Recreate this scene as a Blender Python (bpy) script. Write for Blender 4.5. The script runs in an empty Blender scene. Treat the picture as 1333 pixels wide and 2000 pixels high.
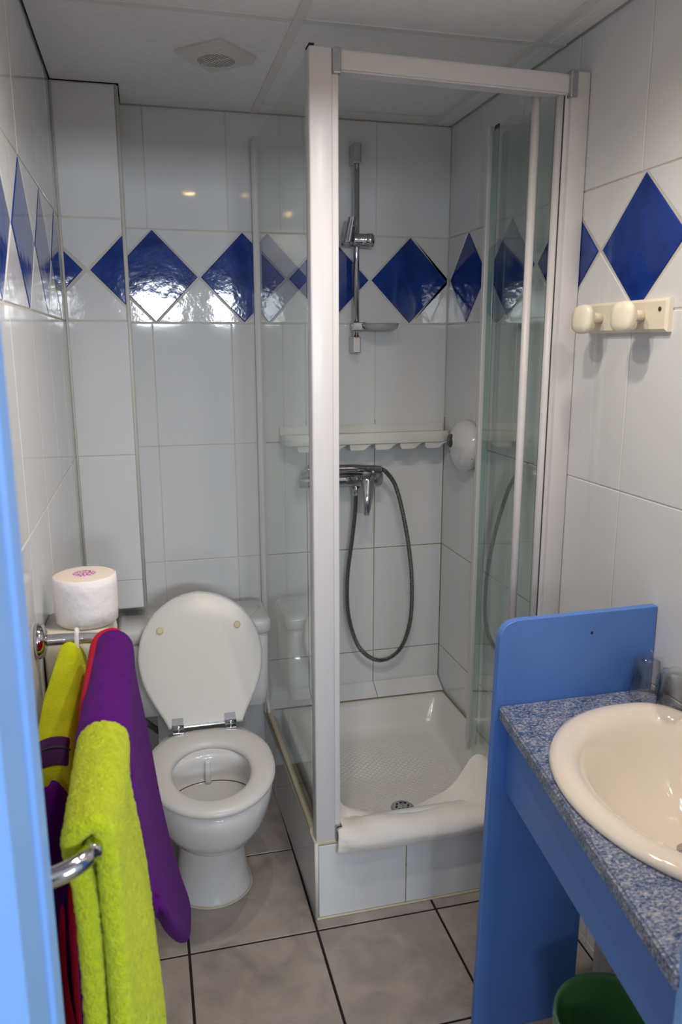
import bpy, bmesh, math, random
from mathutils import Vector, Matrix
random.seed(7)
S = bpy.context.scene
COL = S.collection
PI = math.pi

# ------------------------------------------------------------------ camera
cam = bpy.data.cameras.new('camera'); camo = bpy.data.objects.new('camera', cam); COL.objects.link(camo)
YAW, PIT, ROL, FPX = 0.2442, 0.2135, -0.0022, 1518.1
F = Vector((math.sin(YAW)*math.cos(PIT), math.cos(YAW)*math.cos(PIT), -math.sin(PIT)))
R0 = Vector((math.cos(YAW), -math.sin(YAW), 0)); U0 = R0.cross(F)
R = math.cos(ROL)*R0 + math.sin(ROL)*U0; U = -math.sin(ROL)*R0 + math.cos(ROL)*U0
M = Matrix.Identity(4)
for i in range(3):
    M[i][0] = R[i]; M[i][1] = U[i]; M[i][2] = -F[i]
M.translation = (0.2133, -2.6503, 1.5622)
camo.matrix_world = M
cam.sensor_fit = 'VERTICAL'; cam.sensor_height = 36.0; cam.lens = FPX/2000*36
cam.clip_start = 0.02
cam.dof.use_dof = True; cam.dof.focus_distance = 2.2; cam.dof.aperture_fstop = 6.3
S.camera = camo

# ------------------------------------------------------------------ world, lights, exposure
w = bpy.data.worlds.new('world'); S.world = w; w.use_nodes = True
bg = w.node_tree.nodes['Background']; bg.inputs[0].default_value = (0.62, 0.74, 0.95, 1); bg.inputs[1].default_value = 0.16
def area(name, loc, target, sx, sy, power, col):
    l = bpy.data.lights.new(name, 'AREA'); l.shape = 'RECTANGLE'; l.size = sx; l.size_y = sy
    l.energy = power; l.color = col
    o = bpy.data.objects.new(name, l); COL.objects.link(o); o.location = loc
    o.rotation_euler = (Vector(target)-Vector(loc)).to_track_quat('-Z', 'Y').to_euler()
    return o
for wx, ww, wp in ((-0.85, 0.75, 30), (0.40, 0.42, 85), (1.15, 0.36, 85)):
    area('bedroom_window_light', (wx, -5.9, 1.92), (0.5, -1.0, 1.3), ww, 0.30, wp*ww, (0.86, 0.93, 1.0))
area('added_side_fill', (2.65, -3.7, 1.45), (0.2, -1.8, 1.1), 1.2, 1.3, 36, (0.84, 0.92, 1.0))  # added fill light with no window behind it, brightens left jamb and near towel
S.view_settings.view_transform = 'Standard'; S.view_settings.look = 'None'
S.view_settings.gamma = 1.0; S.view_settings.exposure = 0.2
S.view_settings.use_curve_mapping = False
LAMP = 13.5      # strength of each warm ceiling bulb

# ------------------------------------------------------------------ materials
MATS = {}
def mat(name, color, rough=0.5, metal=0.0, spec=0.5, var=0.0, vscale=8.0, bump=0.0, bscale=60.0, bdist=0.01,
        coat=0.0, sheen=0.0, color2=None, detail=4.0, trans=0.0, ior=1.45, distort=0.0, sss=0.0, emit=None, estr=0.0, stretch=None, lo=0.35, hi=0.65):
    if name in MATS: return MATS[name]
    m = bpy.data.materials.new(name); m.use_nodes = True; MATS[name] = m
    nt = m.node_tree; b = nt.nodes['Principled BSDF']
    def inp(k, v):
        if k in b.inputs: b.inputs[k].default_value = v
    c = (*color, 1)
    inp('Base Color', c); inp('Roughness', rough); inp('Metallic', metal); inp('Specular IOR Level', spec)
    inp('Coat Weight', coat); inp('Coat Roughness', 0.05); inp('Sheen Weight', sheen); inp('Sheen Roughness', 0.4)
    inp('Transmission Weight', trans); inp('IOR', ior)
    if sss: inp('Subsurface Weight', sss); b.inputs['Subsurface Radius'].default_value = (0.02, 0.02, 0.02)
    if emit: inp('Emission Color', (*emit, 1)); inp('Emission Strength', estr)
    tc = nt.nodes.new('ShaderNodeTexCoord'); vec = tc.outputs['Object']
    if stretch:
        mp = nt.nodes.new('ShaderNodeMapping'); mp.inputs['Scale'].default_value = stretch
        nt.links.new(vec, mp.inputs['Vector']); vec = mp.outputs['Vector']
    if color2 is not None or var:
        n = nt.nodes.new('ShaderNodeTexNoise'); n.inputs['Scale'].default_value = vscale
        n.inputs['Detail'].default_value = detail; n.inputs['Distortion'].default_value = distort
        nt.links.new(vec, n.inputs['Vector'])
        r = nt.nodes.new('ShaderNodeValToRGB')
        r.color_ramp.elements[0].position = lo; r.color_ramp.elements[1].position = hi
        c2 = color2 if color2 is not None else tuple(max(0, x*(1-var)) for x in color)
        r.color_ramp.elements[0].color = (*c2, 1); r.color_ramp.elements[1].color = c
        nt.links.new(n.outputs['Fac'], r.inputs['Fac']); nt.links.new(r.outputs['Color'], b.inputs['Base Color'])
    if bump:
        n2 = nt.nodes.new('ShaderNodeTexNoise'); n2.inputs['Scale'].default_value = bscale; n2.inputs['Detail'].default_value = 3
        nt.links.new(vec, n2.inputs['Vector'])
        bp = nt.nodes.new('ShaderNodeBump'); bp.inputs['Strength'].default_value = bump; bp.inputs['Distance'].default_value = bdist
        nt.links.new(n2.outputs['Fac'], bp.inputs['Height']); nt.links.new(bp.outputs['Normal'], b.inputs['Normal'])
    return m

def glassmat(name, tint, ior=1.6):
    m = bpy.data.materials.new(name); m.use_nodes = True; nt = m.node_tree; nt.nodes.clear()
    out = nt.nodes.new('ShaderNodeOutputMaterial'); mix = nt.nodes.new('ShaderNodeMixShader')
    t = nt.nodes.new('ShaderNodeBsdfTransparent'); t.inputs[0].default_value = (*tint, 1)
    g = nt.nodes.new('ShaderNodeBsdfGlossy'); g.inputs['Roughness'].default_value = 0.0; g.inputs['Color'].default_value = (0.95, 1, 0.97, 1)
    fr = nt.nodes.new('ShaderNodeFresnel'); fr.inputs['IOR'].default_value = ior
    geo = nt.nodes.new('ShaderNodeNewGeometry'); mul = nt.nodes.new('ShaderNodeMath'); mul.operation = 'MULTIPLY'
    inv = nt.nodes.new('ShaderNodeMath'); inv.operation = 'SUBTRACT'; inv.inputs[0].default_value = 1
    nt.links.new(geo.outputs['Backfacing'], inv.inputs[1])
    nt.links.new(fr.outputs[0], mul.inputs[0]); nt.links.new(inv.outputs[0], mul.inputs[1])
    nt.links.new(mul.outputs[0], mix.inputs[0]); nt.links.new(t.outputs[0], mix.inputs[1]); nt.links.new(g.outputs[0], mix.inputs[2])
    nt.links.new(mix.outputs[0], out.inputs[0]); MATS[name] = m
    return m

M_TILE = mat('white_tile', (0.685, 0.70, 0.715), 0.05, spec=0.5, bump=0.03, bscale=9, bdist=0.01)
M_BAND = mat('wavy_white_tile', (0.685, 0.70, 0.715), 0.06, spec=0.5, bump=0.09, bscale=24, bdist=0.006)
M_BLUE = mat('cobalt_tile', (0.014, 0.048, 0.28), 0.07, spec=0.5, color2=(0.007, 0.025, 0.17), vscale=14, bump=0.09, bscale=24, bdist=0.006, lo=0.3, hi=0.6)
M_TRIM = mat('white_plastic_trim', (0.62, 0.61, 0.57), 0.35)
def groutmat():
    m = mat('grout', (0.68, 0.67, 0.63), 0.8, color2=(0.55, 0.52, 0.44), vscale=5)
    nt = m.node_tree; b = nt.nodes['Principled BSDF']
    ramp = [n for n in nt.nodes if n.type == 'VALTORGB'][0]
    geo = nt.nodes.new('ShaderNodeNewGeometry'); sp = nt.nodes.new('ShaderNodeSeparateXYZ'); nt.links.new(geo.outputs['Position'], sp.inputs[0])
    def lt(sock, th, op):
        n = nt.nodes.new('ShaderNodeMath'); n.operation = op; n.inputs[1].default_value = th; nt.links.new(sock, n.inputs[0]); return n.outputs[0]
    a = lt(sp.outputs['X'], 0.6, 'GREATER_THAN'); bb = lt(sp.outputs['Y'], -0.83, 'GREATER_THAN'); c = lt(sp.outputs['Z'], 1.3, 'LESS_THAN')
    m1 = nt.nodes.new('ShaderNodeMath'); m1.operation = 'MULTIPLY'; nt.links.new(a, m1.inputs[0]); nt.links.new(bb, m1.inputs[1])
    m2 = nt.nodes.new('ShaderNodeMath'); m2.operation = 'MULTIPLY'; nt.links.new(m1.outputs[0], m2.inputs[0]); nt.links.new(c, m2.inputs[1])
    mx = nt.nodes.new('ShaderNodeMix'); mx.data_type = 'RGBA'
    nt.links.new(m2.outputs[0], mx.inputs['Factor']); nt.links.new(ramp.outputs['Color'], mx.inputs[6]); mx.inputs[7].default_value = (0.27, 0.20, 0.10, 1)
    nt.links.new(mx.outputs[2], b.inputs['Base Color'])
    return m
M_GROUT = groutmat()
M_FLOORGROUT = mat('dark_floor_grout', (0.012, 0.008, 0.009), 0.9)
M_FLOOR = mat('marbled_floor_tile', (0.41, 0.36, 0.325), 0.30, color2=(0.27, 0.235, 0.215), vscale=8, detail=12, distort=1.2, lo=0.3, hi=0.68)
M_CEIL = mat('ceiling_board', (0.80, 0.80, 0.81), 0.9, var=0.05, vscale=40, bump=0.15, bscale=300)
M_TBAR = mat('ceiling_grid_strip', (0.68, 0.67, 0.65), 0.6)
M_DARK = mat('dark_void', (0.02, 0.02, 0.02), 0.9)
M_FRAME = mat('white_lacquered_aluminium', (0.63, 0.62, 0.63), 0.3, spec=0.4, coat=0.0)
M_CHROME = mat('chrome', (0.52, 0.52, 0.54), 0.08, metal=1.0)
M_HOSE = mat('hose_metal', (0.25, 0.245, 0.23), 0.28, metal=1.0)
M_CER = mat('white_ceramic', (0.68, 0.68, 0.68), 0.10, coat=0.4)
M_SEAT = mat('toilet_seat_plastic', (0.66, 0.65, 0.63), 0.28)
M_PAD = mat('yellowed_rubber_pad', (0.62, 0.54, 0.36), 0.5)
M_BASIN = mat('cream_ceramic', (0.80, 0.71, 0.60), 0.08, coat=0.4)
M_TRAY = mat('shower_tray_ceramic', (0.68, 0.68, 0.66), 0.2, coat=0.2)
M_CREAM = mat('cream_plastic', (0.72, 0.68, 0.55), 0.3)
M_HOOK = mat('cream_hook_plastic', (0.78, 0.72, 0.58), 0.28)
M_SHELF = mat('offwhite_shelf_plastic', (0.66, 0.655, 0.61), 0.3)
M_BROWN = mat('brown_screw', (0.06, 0.035, 0.015), 0.5)
M_BLUEWOOD = mat('painted_blue_board', (0.095, 0.23, 0.63), 0.42, color2=(0.085, 0.21, 0.59), vscale=6, bump=0.1, bscale=120, bdist=0.003)
M_JAMB = mat('painted_blue_jamb', (0.21, 0.42, 0.84), 0.35, color2=(0.18, 0.38, 0.80), vscale=5, stretch=(1, 1, 0.2), bump=0.15, bscale=60, bdist=0.004)
M_CHIP = mat('chipped_paint_mark', (0.08, 0.11, 0.17), 0.7, color2=(0.45, 0.52, 0.62), vscale=60)
M_LIME = mat('lime_fleece', (0.56, 0.62, 0.018), 0.95, sheen=0.08, spec=0.2, color2=(0.49, 0.55, 0.014), vscale=30, bump=0.5, bscale=420, bdist=0.004)
M_TERRY = mat('lime_terry', (0.59, 0.68, 0.02), 0.95, sheen=0.10, spec=0.2, color2=(0.48, 0.57, 0.014), vscale=120, bump=0.9, bscale=330, bdist=0.008)
M_PURPLE = mat('purple_fleece', (0.095, 0.005, 0.17), 0.95, sheen=0.02, spec=0.15, color2=(0.08, 0.004, 0.145), vscale=40, bump=0.5, bscale=420, bdist=0.004)
M_BANDP = mat('dark_purple_band', (0.055, 0.006, 0.075), 0.8, bump=0.3, bscale=300)
M_RED = mat('red_fleece', (0.56, 0.006, 0.035), 0.95, sheen=0.02, spec=0.15, bump=0.4, bscale=400, bdist=0.004)
M_MAT = mat('white_cotton', (0.80, 0.77, 0.73), 0.95, sheen=0.3, bump=0.4, bscale=380, bdist=0.004)
M_PAPER = mat('tissue_paper', (0.84, 0.80, 0.80), 0.95, bump=0.5, bscale=70, bdist=0.004)
M_PAPERTOP = mat('tissue_paper_end', (0.78, 0.68, 0.60), 0.95, bump=0.2, bscale=200)
M_PINK = mat('pink_print', (0.80, 0.72, 0.76), 0.8, color2=(0.45, 0.03, 0.30), vscale=260, detail=3, lo=0.46, hi=0.56)
M_SOAPWIN = mat('dark_plastic_window', (0.05, 0.045, 0.04), 0.15)
M_GREEN = mat('green_plastic', (0.10, 0.27, 0.10), 0.35)
M_GREENIN = mat('green_plastic_inside', (0.05, 0.14, 0.05), 0.5)
M_PIPE = mat('grey_hose', (0.16, 0.16, 0.15), 0.5)
M_WATER = mat('bowl_water', (0.60, 0.61, 0.60), 0.03)
M_LEDGELINE = mat('dark_ledge_line', (0.10, 0.08, 0.06), 0.8)
M_SEAL = mat('yellowed_sealant', (0.56, 0.50, 0.37), 0.6)
M_RUST = mat('brown_sealant', (0.24, 0.17, 0.08), 0.7)
M_RUBBER = mat('dark_rubber_gasket', (0.04, 0.045, 0.045), 0.6)
M_PLASTER = mat('bedroom_plaster', (0.62, 0.62, 0.62), 0.9)
M_LAMPW = mat('lamp_white_metal', (0.75, 0.74, 0.72), 0.4)
M_BULB = mat('lit_bulb', (1, 0.8, 0.5), 0.5, emit=(1.0, 0.62, 0.26), estr=70.0)
M_GLASS = glassmat('shower_glass', (0.95, 0.972, 0.96))
M_GEDGE = mat('green_glass_edge', (0.28, 0.42, 0.38), 0.1)
M_CLEAR = glassmat('clear_plastic', (0.965, 0.965, 0.97), 1.5)
def granite():
    m = bpy.data.materials.new('blue_speckled_laminate'); m.use_nodes = True; nt = m.node_tree; b = nt.nodes['Principled BSDF']
    b.inputs['Roughness'].default_value = 0.3
    tc = nt.nodes.new('ShaderNodeTexCoord'); mp = nt.nodes.new('ShaderNodeMapping'); mp.inputs['Scale'].default_value = (1, 1.5, 1.2); mp.inputs['Rotation'].default_value = (0, 0, 0.5)
    nt.links.new(tc.outputs['Object'], mp.inputs['Vector'])
    n1 = nt.nodes.new('ShaderNodeTexNoise'); n1.inputs['Scale'].default_value = 170; n1.inputs['Detail'].default_value = 5; n1.inputs['Distortion'].default_value = 0.8
    n2 = nt.nodes.new('ShaderNodeTexNoise'); n2.inputs['Scale'].default_value = 24; n2.inputs['Detail'].default_value = 3
    for n in (n1, n2): nt.links.new(mp.outputs['Vector'], n.inputs['Vector'])
    a = nt.nodes.new('ShaderNodeMath'); a.operation = 'MULTIPLY_ADD'; a.inputs[1].default_value = 0.35
    nt.links.new(n2.outputs['Fac'], a.inputs[0]); nt.links.new(n1.outputs['Fac'], a.inputs[2])
    r = nt.nodes.new('ShaderNodeValToRGB'); e = r.color_ramp.elements
    e[0].position = 0.50; e[0].color = (0.02, 0.045, 0.12, 1); e[1].position = 0.86; e[1].color = (0.46, 0.43, 0.46, 1)
    k = e.new(0.62); k.color = (0.085, 0.13, 0.235, 1); k = e.new(0.73); k.color = (0.23, 0.255, 0.32, 1)
    nt.links.new(a.outputs[0], r.inputs['Fac']); nt.links.new(r.outputs['Color'], b.inputs['Base Color'])
    return m
M_GRANITE = granite()

# ------------------------------------------------------------------ helpers
def worldloc(o):
    v = Vector((0, 0, 0))
    while o is not None:
        v += Vector(o.location); o = o.parent
    return v
def obj(name, bm, material, parent=None, label=None, smooth=False, angle=None):
    """Links a bmesh given in world coordinates as ONE mesh object under parent."""
    bmesh.ops.recalc_face_normals(bm, faces=bm.faces)
    off = worldloc(parent)
    if off.length: bmesh.ops.translate(bm, verts=bm.verts, vec=-off)
    me = bpy.data.meshes.new(name); bm.to_mesh(me); bm.free()
    mats = material if isinstance(material, (list, tuple)) else [material]
    for q in mats: me.materials.append(q)
    if smooth or angle:
        for p in me.polygons: p.use_smooth = True
        if angle:
            me.set_sharp_from_angle(angle=math.radians(angle))
    o = bpy.data.objects.new(name, me); COL.objects.link(o)
    if parent is not None: o.parent = parent
    if label: o['label'] = label
    return o
def thing(name, label, cat, loc=(0, 0, 0), group=None):
    o = bpy.data.objects.new(name, None); COL.objects.link(o); o.location = loc; o.empty_display_size = 0.05
    o['label'] = label; o['category'] = cat
    if group: o['group'] = group
    return o
def rebase(o, base):
    """Moves the origin of a single-mesh thing to its base point."""
    b = Vector(base); o.data.transform(Matrix.Translation(-b)); o.location = b
def tag(o, label, cat, group=None, base=None):
    o['label'] = label; o['category'] = cat
    if group: o['group'] = group
    if base: rebase(o, base)
    return o
def struct(o): o['kind'] = 'structure'; return o

def box(bm, a, b, bev=0.0, seg=2):
    lo = [min(a[i], b[i]) for i in range(3)]; hi = [max(a[i], b[i]) for i in range(3)]
    vs = [bm.verts.new((x, y, z)) for x in (lo[0], hi[0]) for y in (lo[1], hi[1]) for z in (lo[2], hi[2])]
    idx = [(0, 1, 3, 2), (4, 6, 7, 5), (0, 4, 5, 1), (2, 3, 7, 6), (0, 2, 6, 4), (1, 5, 7, 3)]
    fs = [bm.faces.new([vs[i] for i in f]) for f in idx]
    if bev:
        es = list({e for f in fs for e in f.edges})
        bmesh.ops.bevel(bm, geom=es, offset=bev, segments=seg, affect='EDGES', profile=0.5)
    return bm
def prism(bm, pts, vec, bev=0.0, seg=2):
    """Extrudes a 3D polygon by vec."""
    v = Vector(vec); a = [bm.verts.new(p) for p in pts]; b = [bm.verts.new(Vector(p)+v) for p in pts]
    n = len(pts); fs = [bm.faces.new(a[::-1]), bm.faces.new(b)]
    for i in range(n): fs.append(bm.faces.new((a[i], a[(i+1) % n], b[(i+1) % n], b[i])))
    if bev:
        es = list({e for f in fs for e in f.edges})
        bmesh.ops.bevel(bm, geom=es, offset=bev, segments=seg, affect='EDGES')
    return bm
def loft(bm, rings, closed=True, cap0=True, cap1=True, loop=False):
    rs = [[bm.verts.new(p) for p in r] for r in rings]
    n = len(rs[0]); m = len(rs)
    for k in range(m if loop else m-1):
        A = rs[k]; B = rs[(k+1) % m]
        for i in range(n if closed else n-1):
            bm.faces.new((A[i], A[(i+1) % n], B[(i+1) % n], B[i]))
    if not loop:
        if cap0: bm.faces.new(rs[0][::-1])
        if cap1: bm.faces.new(rs[-1])
    return bm
def tube(bm, pts, r, n=10, caps=True):
    pts = [Vector(p) for p in pts]; rings = []
    t0 = (pts[1]-pts[0]).normalized(); up = Vector((0, 0, 1)) if abs(t0.z) < 0.9 else Vector((1, 0, 0))
    a = t0.cross(up).normalized()
    for i, p in enumerate(pts):
        t = (pts[min(i+1, len(pts)-1)]-pts[max(i-1, 0)]).normalized()
        a = (a-t*a.dot(t)).normalized(); b = t.cross(a)
        rr = r[i] if isinstance(r, (list, tuple)) else r
        rings.append([p+rr*(math.cos(2*PI*k/n)*a+math.sin(2*PI*k/n)*b) for k in range(n)])
    return loft(bm, rings, cap0=caps, cap1=caps)
def lathe(bm, prof, c, axis=(0, 0, 1), n=28, caps=True):
    """prof: list of (radius, height along axis)."""
    ax = Vector(axis).normalized(); up = Vector((1, 0, 0)) if abs(ax.x) < 0.9 else Vector((0, 1, 0))
    a = ax.cross(up).normalized(); b = ax.cross(a); c = Vector(c)
    return loft(bm, [[c+ax*h+max(r, 1e-4)*(math.cos(2*PI*k/n)*a+math.sin(2*PI*k/n)*b) for k in range(n)] for r, h in prof], cap0=caps, cap1=caps)
def smoothpath(pts, sub=8):
    P = [Vector(p) for p in pts]; out = []
    for i in range(len(P)-1):
        p0 = P[max(i-1, 0)]; p1 = P[i]; p2 = P[i+1]; p3 = P[min(i+2, len(P)-1)]
        for k in range(sub):
            t = k/sub
            out.append(0.5*((2*p1)+(p2-p0)*t+(2*p0-5*p1+4*p2-p3)*t*t+(3*p1-p0-3*p2+p3)*t**3))
    out.append(P[-1]); return out
def interp(tab, x):
    if x <= tab[0][0]: return tab[0][1]
    for (a, va), (b, vb) in zip(tab, tab[1:]):
        if x <= b:
            t = (x-a)/(b-a); return va+(vb-va)*t
    return tab[-1][1]
def N(): return bmesh.new()

# tiles ---------------------------------------------------------------
def clip(poly, lo, hi, axis):
    for val, sgn in ((lo, 1), (hi, -1)):
        out = []
        for i in range(len(poly)):
            p = poly[i]; q = poly[(i+1) % len(poly)]
            dp = (p[axis]-val)*sgn; dq = (q[axis]-val)*sgn
            if dp >= 0: out.append(p)
            if dp*dq < 0:
                t = dp/(dp-dq); out.append((p[0]+(q[0]-p[0])*t, p[1]+(q[1]-p[1])*t))
        poly = out
        if not poly: return []
    return poly
def inset(poly, d):
    n = len(poly); res = []
    A = sum(poly[i][0]*poly[(i+1) % n][1]-poly[(i+1) % n][0]*poly[i][1] for i in range(n))/2
    if A < 0: poly = poly[::-1]
    for i in range(n):
        p0 = Vector(poly[i-1]); p1 = Vector(poly[i]); p2 = Vector(poly[(i+1) % n])
        e1 = (p1-p0); e2 = (p2-p1)
        if e1.length < 1e-5 or e2.length < 1e-5: return None
        e1.normalize(); e2.normalize()
        n1 = Vector((-e1.y, e1.x)); n2 = Vector((-e2.y, e2.x)); k = 1+n1.dot(n2)
        if k < 0.05: return None
        res.append(tuple(p1+(n1+n2)*(d/k)))
    A2 = sum(res[i][0]*res[(i+1) % n][1]-res[(i+1) % n][0]*res[i][1] for i in range(n))/2
    if A2 < 1e-6: return None
    return res
def tile(name, poly, frame, material, parent, gap=0.0014, th=0.006, bev=0.0016):
    O, Ua, Va, Na = frame
    p0 = inset(poly, gap)
    if not p0: return None
    p1 = inset(p0, bev)
    if not p1: return None
    j = random.uniform(-0.0004, 0.0004)
    def W(p, h): return O+Ua*p[0]+Va*p[1]+Na*(h+j)
    bm = N()
    loft(bm, [[W(p, -th) for p in p0], [W(p, -bev*0.7) for p in p0], [W(p, 0) for p in p1]])
    return obj(name, bm, material, parent)
V = Vector
ROWS = [0.0, 0.028, 0.428, 0.828, 1.228, 1.628]
ZB, ZT, H, W = 1.628, 1.917, 2.274, 1.2616
def rect(a, b, c, d): return [(a, c), (b, c), (b, d), (a, d)]
def tile_wall(parent, frame, u0, u1, joints_low, joints_up, centers, half, z0=0.0, z1=H, umask=None):
    jl = sorted({u0, u1} | {j for j in joints_low if u0+0.012 < j < u1-0.012})
    ju = sorted({u0, u1} | {j for j in joints_up if u0+0.012 < j < u1-0.012})
    rows = [z0]+[r for r in ROWS if r > z0+0.01]
    for a, b in zip(rows, rows[1:]):
        for p, q in zip(jl, jl[1:]): tile('tile', rect(p, q, a, b), frame, M_TILE, parent)
    for p, q in zip(ju, ju[1:]): tile('tile', rect(p, q, ZT, z1), frame, M_TILE, parent)
    zm = (ZB+ZT)/2; hz = (ZT-ZB)/2
    def put(name, poly, m):
        poly = clip(poly, u0, u1, 0)
        if len(poly) >= 3: tile(name, poly, frame, m, parent, gap=0.0022, bev=0.0022)
    cs = sorted(centers)
    for c in cs: put('diamond_tile', [(c-half, zm), (c, ZB), (c+half, zm), (c, ZT)], M_BLUE)
    ext = [cs[0]-2*half]+cs+[cs[-1]+2*half]
    for a, b in zip(ext, ext[1:]):
        m = (a+b)/2
        put('triangle_tile', [(a, ZT), (b, ZT), (m, zm)], M_BAND)
        put('triangle_tile', [(a, ZB), (m, zm), (b, ZB)], M_BAND)

# ------------------------------------------------------------------ room shell
YF = -1.98          # inner face of the front (doorway) wall
PX, PY, PZ = 0.182, -0.19, 0.735   # boxed duct in the back left corner
G = 0.002           # grout sits this far behind the tile faces
XG = 0.578          # shower plinth / glass line at the back wall
def slab(name, a, b, m):
    return struct(obj(name, box(N(), a, b), m))
wall_left = slab('wall_left', (-0.12, 0.12, -0.05), (-G, YF-0.12, H+0.1), M_GROUT)
wall_back = slab('wall_back', (-G, 0.12, -0.05), (W+0.12, G, H+0.1), M_GROUT)
wall_right = slab('wall_right', (W+G, G, -0.05), (W+0.12, YF-0.12, H+0.1), M_GROUT)
FL = (V((0, 0, 0)), V((0, -1, 0)), V((0, 0, 1)), V((1, 0, 0)))
FR = (V((W, 0, 0)), V((0, -1, 0)), V((0, 0, 1)), V((-1, 0, 0)))
FB = (V((0, 0, 0)), V((1, 0, 0)), V((0, 0, 1)), V((0, -1, 0)))
jl = [0.10+0.279*k for k in range(8)]
tile_wall(wall_left, FL, 0.0, -YF, jl, [0.0+0.3165*k for k in range(1, 7)], [0.317+0.316*k for k in range(-1, 6)], 0.152)
tile_wall(wall_right, FR, 0.0, -YF, [-0.008+0.2763*k for k in range(1, 8)], [0.2475+0.2825*(k-1) for k in range(1, 8)], [0.168+0.3133*k for k in range(0, 7)], 0.1515)
tile_wall(wall_back, FB, 0.0, W, [0.247, 0.5015, 0.75, 0.9985], [0.247, 0.5015, 0.75, 0.9985], [-0.03, 0.26, 0.5455, 0.835, 1.1205], 0.1405)

# pilaster (tiled duct) in the corner
duct = struct(obj('wall_pilaster', box(N(), (G, -G, PZ), (PX-G, PY+G, H-0.0015)), M_GROUT))
FP = (V((0, PY, 0)), V((1, 0, 0)), V((0, 0, 1)), V((0, -1, 0)))
tile_wall(duct, FP, 0.0, PX-0.008, [], [], [-0.081, 0.2145], 0.1405, z0=PZ, z1=H-0.002)
FS = (V((PX, 0, 0)), V((0, -1, 0)), V((0, 0, 1)), V((1, 0, 0)))
tile_wall(duct, FS, 0.0, -PY-0.006, [], [], [0.06, 0.34], 0.1405, z0=PZ, z1=H-0.002)
obj('corner_trim', tube(N(), [(PX-0.004, PY+0.004, PZ), (PX-0.004, PY+0.004, H-0.005)], 0.0065, 10), M_TRIM, duct, smooth=True)
obj('corner_trim', tube(N(), [(0.003, PY-0.002, PZ), (0.003, PY-0.002, H-0.005)], 0.004, 8), M_TRIM, duct, smooth=True)

# front wall with the doorway, and blue door frame
XJ0, XJ1 = 0.107, 0.80
wf = N(); box(wf, (-0.12, YF, -0.05), (XJ0-0.028, YF-0.12, H+0.1)); box(wf, (XJ1+0.03, YF, -0.05), (W+0.12, YF-0.12, H+0.1)); box(wf, (XJ0-0.028, YF, 2.08), (XJ1+0.03, YF-0.12, H+0.1))
wall_front = struct(obj('wall_front', wf, M_PLASTER))
door = thing('door_1', 'blue painted door frame around the bathroom doorway', 'door frame', (0.43, YF-0.06, 0)); door['kind'] = 'structure'
del door['category']
def jamb(x, s, name='jamb'):
    """rebated jamb profile in plan; x = face of the stop, s=+1 faces +x"""
    pr = [(x, YF-0.004), (x, YF-0.034), (x-s*0.001, YF-0.040), (x-s*0.005, YF-0.043), (x-s*0.006, YF-0.066), (x-s*0.003, YF-0.069), (x-s*0.004, YF-0.135), (x-s*0.045, YF-0.137), (x-s*0.045, YF+0.012), (x-s*0.008, YF+0.012), (x-s*0.002, YF+0.008)]
    bm = N(); prism(bm, [(a, b, 0.0) for a, b in pr], (0, 0, 2.08))
    return obj(name, bm, M_JAMB, door)
j0 = jamb(XJ0, 1); j1 = jamb(XJ1, -1)
obj('door_head', box(N(), (XJ0-0.04, YF+0.01, 2.04), (XJ1+0.04, YF-0.13, 2.085), 0.004), M_JAMB, door)
def chip(y, z, l, wd):
    bm = N(); pts = []
    for k in range(12):
        a = 2*PI*k/12; r = 1+random.uniform(-0.35, 0.35)
        pts.append((XJ0-0.0075, y+math.cos(a)*wd*r, z+math.sin(a)*l*r))
    prism(bm, pts, (0.003, 0, 0)); obj('paint_chip', bm, M_CHIP, j0, 'dark chip in the blue paint')
chip(YF-0.056, 0.90, 0.022, 0.004); chip(YF-0.052, 0.862, 0.012, 0.0025)

# floor
TX, TY = 0.343, 0.3635
fl = N(); box(fl, (-0.12, 0.12, -0.12), (W+0.12, -2.4, -0.003))
floor = struct(obj('floor', fl, M_FLOORGROUT))
FF = (V((0, 0, 0)), V((1, 0, 0)), V((0, -1, 0)), V((0, 0, 1)))
xs = sorted({0.0, W} | {0.247+TX*k for k in range(-1, 3) if 0.01 < 0.247+TX*k < W})
ys = sorted({0.0, 2.38} | {0.138+0.3615*k for k in range(0, 7) if 0.138+0.3615*k < 2.38})
for a, b in zip(xs, xs[1:]):
    for c, d in zip(ys, ys[1:]):
        p = inset(rect(a, b, c, d), 0.0034); q = inset(p, 0.0012)
        Wd = lambda P, h: (P[0], -P[1], h)
        bm = N(); loft(bm, [[Wd(t, -0.006) for t in p], [Wd(t, -0.001) for t in p], [Wd(t, 0) for t in q]]); obj('floor_tile', bm, M_FLOOR, floor)
# bedroom floor the photographer stands on
struct(obj('floor_bedroom', box(N(), (-2.4, -2.4, -0.06), (2.8, -6.4, -0.004)), mat('bedroom_floor', (0.34, 0.26, 0.20), 0.5)))
br = N(); box(br, (-2.4, -2.1, -0.05), (-0.12, -2.2, 2.6)); box(br, (W+0.12, -2.1, -0.05), (2.8, -2.2, 2.6))
box(br, (-2.5, -2.1, 0), (-2.4, -6.4, 2.6)); box(br, (2.8, -2.1, 0), (2.9, -6.4, 2.6))
struct(obj('wall_bedroom', br, M_PLASTER))
struct(obj('ceiling_bedroom', box(N(), (-2.5, -2.1, 2.6), (2.9, -6.4, 2.66)), M_PLASTER))

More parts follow.
